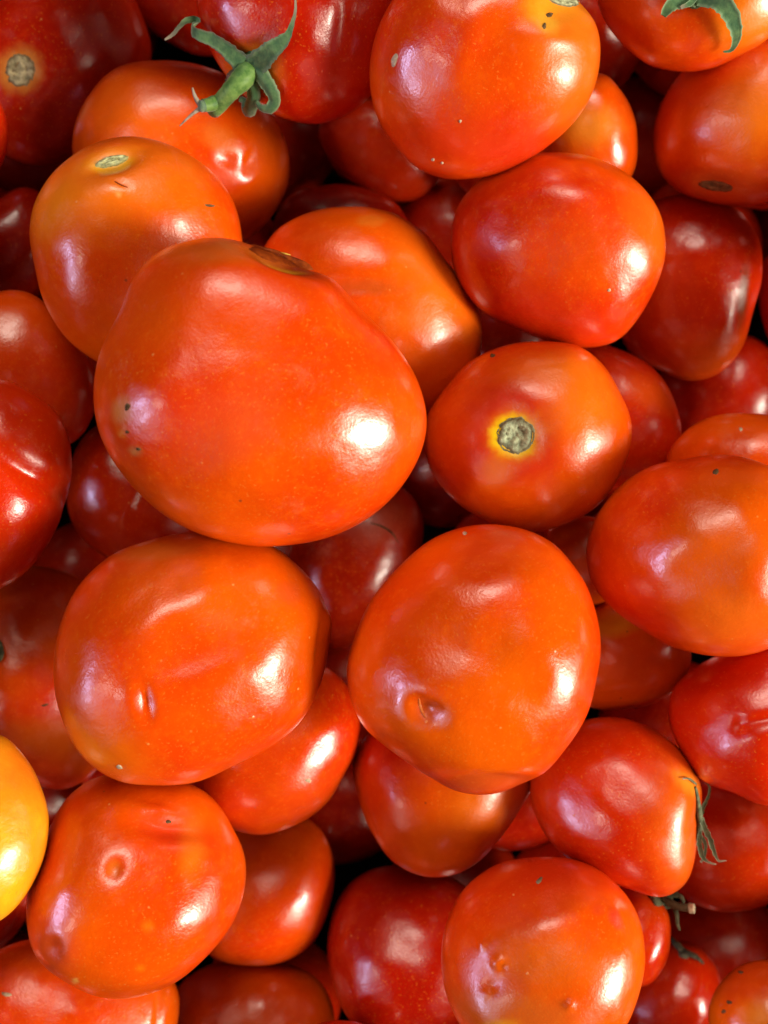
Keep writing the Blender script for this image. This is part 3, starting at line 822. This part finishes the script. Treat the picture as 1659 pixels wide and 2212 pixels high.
# corky stem scars
def corky(key, px, py, rx, ry, ang, seed, pale=(0.50, 0.55, 0.36), dark=(0.15, 0.105, 0.045), deep=1.0):
    """sunken, ragged scar: pale torn core, broken inner ring, brown outer rim"""
    rnd = random.Random(seed)
    rings, seg = 14, 44
    a0 = math.radians(ang)
    off = Vector((rnd.uniform(-9, 9), rnd.uniform(-9, 9), 0))
    V, F, C = [], [], []
    for r in range(rings + 1):
        for k in range(seg if r else 1):
            a = k / seg * 2 * math.pi
            f = r / rings
            n1 = noise.noise(Vector((math.cos(a) * f * 2.2, math.sin(a) * f * 2.2, 0)) + off)
            n2 = noise.noise(Vector((math.cos(a) * f * 6, math.sin(a) * f * 6, 3)) + off)
            n3 = noise.noise(Vector((math.cos(a) * 3.5, math.sin(a) * 3.5, 7)) + off)
            g = f * (1 + 0.13 * n3 * f + 0.05 * n2 * f)
            x, y = rx * g * math.cos(a), ry * g * math.sin(a)
            rim = math.exp(-((f - 0.90 - 0.07 * n1) / 0.075) ** 2)
            inner = math.exp(-((f - 0.45 - 0.10 * n1) / 0.06) ** 2) * max(0.0, min(1.0, 0.3 + 2.6 * n3))
            pits = max(0.0, min(1.0, (n2 - 0.18) * 3.5)) * (0.2 + f)
            h = (0.42 - 0.34 * rim - 0.30 * inner - 0.25 * pits + 0.25 * n2 + 0.22 * n1) * deep
            if r == rings:
                h = -0.15
            q, _ = on(key, px + x * math.cos(a0) - y * math.sin(a0), py + x * math.sin(a0) + y * math.cos(a0), h)
            V.append(q)
            d = min(1.0, 0.9 * rim + 0.85 * inner + 0.6 * pits)
            w = 0.80 + 0.5 * n1
            C.append([max(0.0, (p * w) * (1 - d) + c * d) for p, c in zip(pale, dark)] + [1.0])
    for k in range(seg):
        F.append((0, 1 + k, 1 + (k + 1) % seg))
    for r in range(rings - 1):
        for k in range(seg):
            i, j = 1 + r * seg + k, 1 + r * seg + (k + 1) % seg
            F.append((i, i + seg, j + seg, j))
    me = make_mesh("stem_scar", V, F, M_SCAR)
    at = me.attributes.new("tint", 'FLOAT_COLOR', 'POINT')
    at.data.foreach_set('color', np.array(C).ravel())
    return link("stem_scar", me, OBJ[key][0])

corky('N', 1114, 941, 42, 42, 0, 1, (0.58, 0.66, 0.42), (0.15, 0.105, 0.045), 1.5)
corky('E', 44, 152, 33, 38, 0, 2, (0.58, 0.50, 0.26), (0.20, 0.12, 0.05))
corky('B', 241, 349, 38, 12, -14, 3, (0.66, 0.68, 0.34), (0.42, 0.34, 0.10))
corky('I', 1546, 402, 40, 12, 8, 4, (0.30, 0.15, 0.06), (0.20, 0.06, 0.02), 0.4)
corky('G', 1218, 2, 34, 12, 10, 5, (0.55, 0.55, 0.32))

# rotten hollow of the huge tomato
M_ROT.node_tree.nodes["Principled BSDF"].inputs['Specular IOR Level'].default_value = 0.08
o = disc("rotten_hollow", 'A', 602, 556, 72, 14, 20, M_ROT, 0.05, 0.30, 0.10, 7, 32, 9)
strand("dry_fleck", 'A', [(606,545,0.15,0.8),(616,548,0.25,1.8),(628,551,0.1,0.8)], M_GOLD, o, 0.5, 6, 1)

# flecks, pits and scabs that the photograph shows one by one
for k, (key, x, y, rx, ry, ang, mat) in enumerate([
        ('A', 275, 879, 7, 9, 0, M_SPECK), ('A', 275, 933, 5, 4, 0, M_SPECK), ('A', 299, 970, 6, 4, 0, M_SPECK),
        ('G', 852, 130, 8, 17, 10, M_PALE), ('G', 1187, 32, 9, 6, 0, M_SPECK), ('G', 1176, 56, 5, 8, 0, M_SPECK),
        ('G', 935, 345, 4, 4, 0, M_PALE), ('G', 955, 352, 4, 3, 0, M_PALE), ('G', 994, 262, 4, 4, 0, M_PALE),
        ('B', 453, 444, 12, 4, 5, M_SPECK), ('P', 1546, 1019, 7, 8, 20, M_SPECK), ('N', 1064, 768, 6, 5, 0, M_SPECK),
        ('EE', 1165, 1902, 6, 10, 35, M_CORK_DIM), ('U', 666, 1686, 8, 6, 0, M_PALE), ('Z', 97, 1523, 9, 3, -10, M_SPECK),
        ('S', 1004, 1152, 5, 5, 0, M_PALE), ('Q', 1600, 927, 5, 5, 0, M_PALE), ('LL', 1575, 2165, 7, 5, 20, M_SPECK),
        ('LL', 1563, 2185, 6, 5, 0, M_SPECK), ('LL', 1600, 2100, 7, 4, 0, M_SPECK), ('BB', 364, 1775, 7, 5, 20, M_SPECK),
        ('MM', 14, 2148, 12, 6, 10, M_PALE), ('R', 258, 1657, 8, 5, 10, M_PALE), ('K', 1316, 627, 5, 4, 0, M_PALE)]):
    disc("blemish", key, x, y, rx, ry, ang, mat, 0.08, 0.15, 0.15, 3, 12, 30 + k)

# hairline cracks
strand("skin_crack", 'B', [(248,392,0.02,1.0),(262,400,0.05,2.0),(276,405,0.02,1.2)], M_ROT, None, 0.4, 6, 1)
strand("skin_crack", 'S', [(905,1508,-0.05,1.2),(908,1525,0.05,3.2),(915,1543,0.05,3.0),(922,1553,-0.05,1.0)], M_FLAP, None, 0.3, 6, 2)
strand("skin_crack", 'RR', [(800,1130,0.0,1.2),(822,1136,0.1,2.0),(845,1150,0.1,2.0),(860,1172,0.0,1.0)], M_SPECK, None, 0.4, 6, 3)

# fresh green calyx with its stalk (tomato at the top)
def empty_part(name, key):
    e = bpy.data.objects.new(name, None)
    scene.collection.objects.link(e)
    e.parent = OBJ[key][0]
    return e

cal = disc("calyx", 'D', 548, 134, 36, 30, 0, M_LEAF, 0.7, 1.3, 0.12, 5, 26, 60, None, -0.2)
leaf("sepal", 'D', [(556,146,1.2,26),(524,120,1.9,23),(500,98,2.2,18),(478,78,3.0,14),(455,58,5.0,11),(432,45,7.0,8),(412,44,8.0,6),(397,56,8.5,4.5),(383,73,8.5,4),(365,85,8.5,1.6)], M_LEAF, cal, 0.22, 61)
leaf("sepal", 'D', [(540,148,1.2,26),(570,122,1.9,24),(592,104,2.0,19),(612,90,2.0,14),(626,74,2.2,8),(635,50,2.6,4.5),(641,26,3.2,3),(641,2,4,1.5)], M_LEAF, cal, 0.22, 62)
leaf("sepal", 'D', [(556,140,1.4,20),(576,160,1.9,19),(590,182,2.0,17),(600,203,2.4,14),(594,214,3.4,12),(578,211,3.6,9),(566,203,3.0,6)], M_LEAF, cal, -0.25, 63, tipdry=False)
leaf("sepal", 'D', [(552,155,1.2,18),(556,182,2.0,18),(558,204,2.6,16),(548,220,3.6,13),(530,218,3.8,9),(518,212,3.4,5)], M_LEAF, cal, -0.25, 64, tipdry=False)
leaf("sepal", 'D', [(536,146,1.0,20),(515,163,1.4,19),(500,180,1.6,15),(488,198,2.2,7)], M_LEAF, cal, 0.3, 65, tipdry=False)
stk = strand("stalk", 'D', [(541,142,1.2,24),(538,152,4,23.5),(530,166,7,20),(518,182,10,17.5),(502,197,12.5,16),(484,208,14.5,15),(466,215,16,14.5),(452,217,17,14)], M_GREEN, None, 0.95, 16, 66, 0.06)
strand("stalk_tip", 'D', [(446,214,17.2,7),(440,206,17.6,5),(435,194,18,4),(431,180,18,1.6)], M_TIP, stk, 0.6, 6, 67)
strand("stalk_tip", 'D', [(448,222,17.0,6),(434,231,17.2,3.5),(419,244,17,2.4),(404,259,17,1.2)], M_TIP, stk, 0.6, 6, 68)
strand("stalk_scar", 'D', [(454,217,17.2,13),(447,218,17.7,11.5),(444,218,17.9,7)], M_SEPAL, stk, 0.95, 12, 69)

# sepals hooking over the tomato in the top right
cal = disc("calyx", 'H', 1500, -6, 34, 24, 0, M_LEAF, 0.6, 0.9, 0.12, 5, 22, 70, None, -0.2)
leaf("sepal", 'H', [(1500,-6,1.0,20),(1472,3,1.8,17),(1450,14,2.6,14),(1437,32,2.8,6)], M_LEAF, cal, 0.3, 71, tipdry=False)
leaf("sepal", 'H', [(1515,-10,1.2,20),(1550,2,2.5,19),(1572,26,3.2,17),(1584,56,3.2,12),(1583,80,2.6,7),(1574,95,2.2,4),(1558,99,2.0,1.5)], M_LEAF, cal, 0.3, 72, tipdry=False)
leaf("sepal", 'H', [(1500,-4,1.0,9),(1490,12,2.0,6),(1470,20,2.4,3)], M_LEAF, cal, 0.4, 73)

# shrivelled calyx at the right of tomato FF
cal = strand("calyx", 'FF', [(1500,1700,0.3,4),(1505,1735,0.5,8),(1507,1775,0.7,11),(1505,1815,0.5,8)], M_DRY, None, 0.5, 8, 80)
leaf("sepal", 'FF', [(1506,1775,0.8,5.6),(1516,1748,1.6,4.3),(1528,1722,2.4,3.1),(1530,1700,2.6,2.5),(1518,1682,2,1.6)], M_LEAF_DRY, cal, 0.5, 81, 0.3, 0.25)
leaf("sepal", 'FF', [(1506,1765,0.8,6.2),(1522,1790,1.5,6.2),(1533,1815,2,5.6),(1541,1840,2,4.3),(1550,1858,2,2.5),(1567,1858,2,1.0)], M_LEAF_DRY, cal, 0.5, 82, 0.3, 0.25)
leaf("sepal", 'FF', [(1505,1790,0.8,5.6),(1510,1818,1.5,5.6),(1514,1845,2,5.0),(1526,1860,2,3.1),(1545,1866,2,1.2)], M_LEAF_DRY, cal, 0.5, 83, 0.3, 0.25)
leaf("sepal", 'FF', [(1500,1695,0.5,2.5),(1484,1684,0.7,2.2),(1470,1684,0.6,0.9)], M_LEAF_DRY, cal, 0.4, 84, 0.3, 0.2)
leaf("sepal", 'FF', [(1508,1800,0.8,4.3),(1522,1820,1.2,3.7),(1520,1850,1.6,3.1),(1512,1862,1.4,1.9)], M_LEAF_DRY, cal, 0.5, 85, 0.3, 0.25)

# dry stalk beside the small tomato, with its pale knob
cal = strand("calyx", 'JJ', [(1408,1945,0.5,16),(1430,1948,1.0,17),(1452,1950,1.5,12)], M_DRY, None, 0.5, 10, 90)
strand("stalk", 'JJ', [(1425,1946,1.5,9),(1455,1956,4,8),(1480,1962,6,8),(1492,1963,6.5,10)], M_DRY, cal, 0.9, 10, 91)
strand("stalk_scar", 'JJ', [(1486,1963,6.8,11),(1497,1964,7.2,9)], M_PALE, cal, 0.95, 12, 92)
strand("sepal", 'JJ', [(1450,1955,2,6),(1460,1972,3,5),(1462,1995,3.5,4),(1467,2010,3.5,2)], M_DRY, cal, 0.4, 8, 93)
strand("sepal", 'JJ', [(1420,1940,0.8,8),(1450,1932,2,7),(1470,1938,2.5,5),(1476,1952,2.5,2.5)], M_DRY, cal, 0.4, 8, 94)

# dull calyx of the low tomato at the bottom right
cal = disc("calyx", 'KK', 1478, 2060, 18, 10, 20, M_CORK_DARK, 0.5, 0.8, 0.12, 4, 16, 95, None, -0.2)
strand("sepal", 'KK', [(1478,2060,0.8,9),(1500,2072,1.5,7),(1515,2086,1.5,3)], M_CORK_DARK, cal, 0.4, 8, 96)
strand("sepal", 'KK', [(1474,2058,0.8,9),(1460,2046,1.8,7),(1452,2036,2,3)], M_CORK_DARK, cal, 0.4, 8, 97)

# withered sepal of the dark tomato at the left edge
cal = strand("sepal", 'Z', [(-14,1380,0.6,10),(0,1398,1.2,9),(6,1415,1.4,6),(2,1430,1.2,3)], M_DRY, None, 0.4, 8, 98)

# ------------------------------------------------------------------ the tray under the pile, and unseen walls added to block low light
low = min(s['t'].z - s['t'].rmax for s in SPECS)
def slab(name, x0, x1, y0, y1, z0, z1):
    V = [(x0,y0,z1),(x1,y0,z1),(x1,y1,z1),(x0,y1,z1),(x0,y0,z0),(x1,y0,z0),(x1,y1,z0),(x0,y1,z0)]
    F = [(0,1,2,3), (7,6,5,4), (0,4,5,1), (1,5,6,2), (2,6,7,3), (3,7,4,0)]
    o = link(name, make_mesh(name, V, F, M_TRAY, False))
    o["kind"] = "structure"
    return o
TX, TY, TH = 0.188, 0.222, 0.004
slab("tray_bottom", -TX, TX, -TY, TY, low - 0.008, low - 0.002)
slab("light_block_wall", -TX - 0.006, -TX, -TY - 0.006, TY + 0.006, low - 0.008, TH)  # walls out of view, added to keep side light from getting under the pile
slab("light_block_wall", TX, TX + 0.006, -TY - 0.006, TY + 0.006, low - 0.008, TH)
slab("light_block_wall", -TX, TX, TY, TY + 0.006, low - 0.008, TH)
slab("light_block_wall", -TX, TX, -TY - 0.006, -TY, low - 0.008, TH)
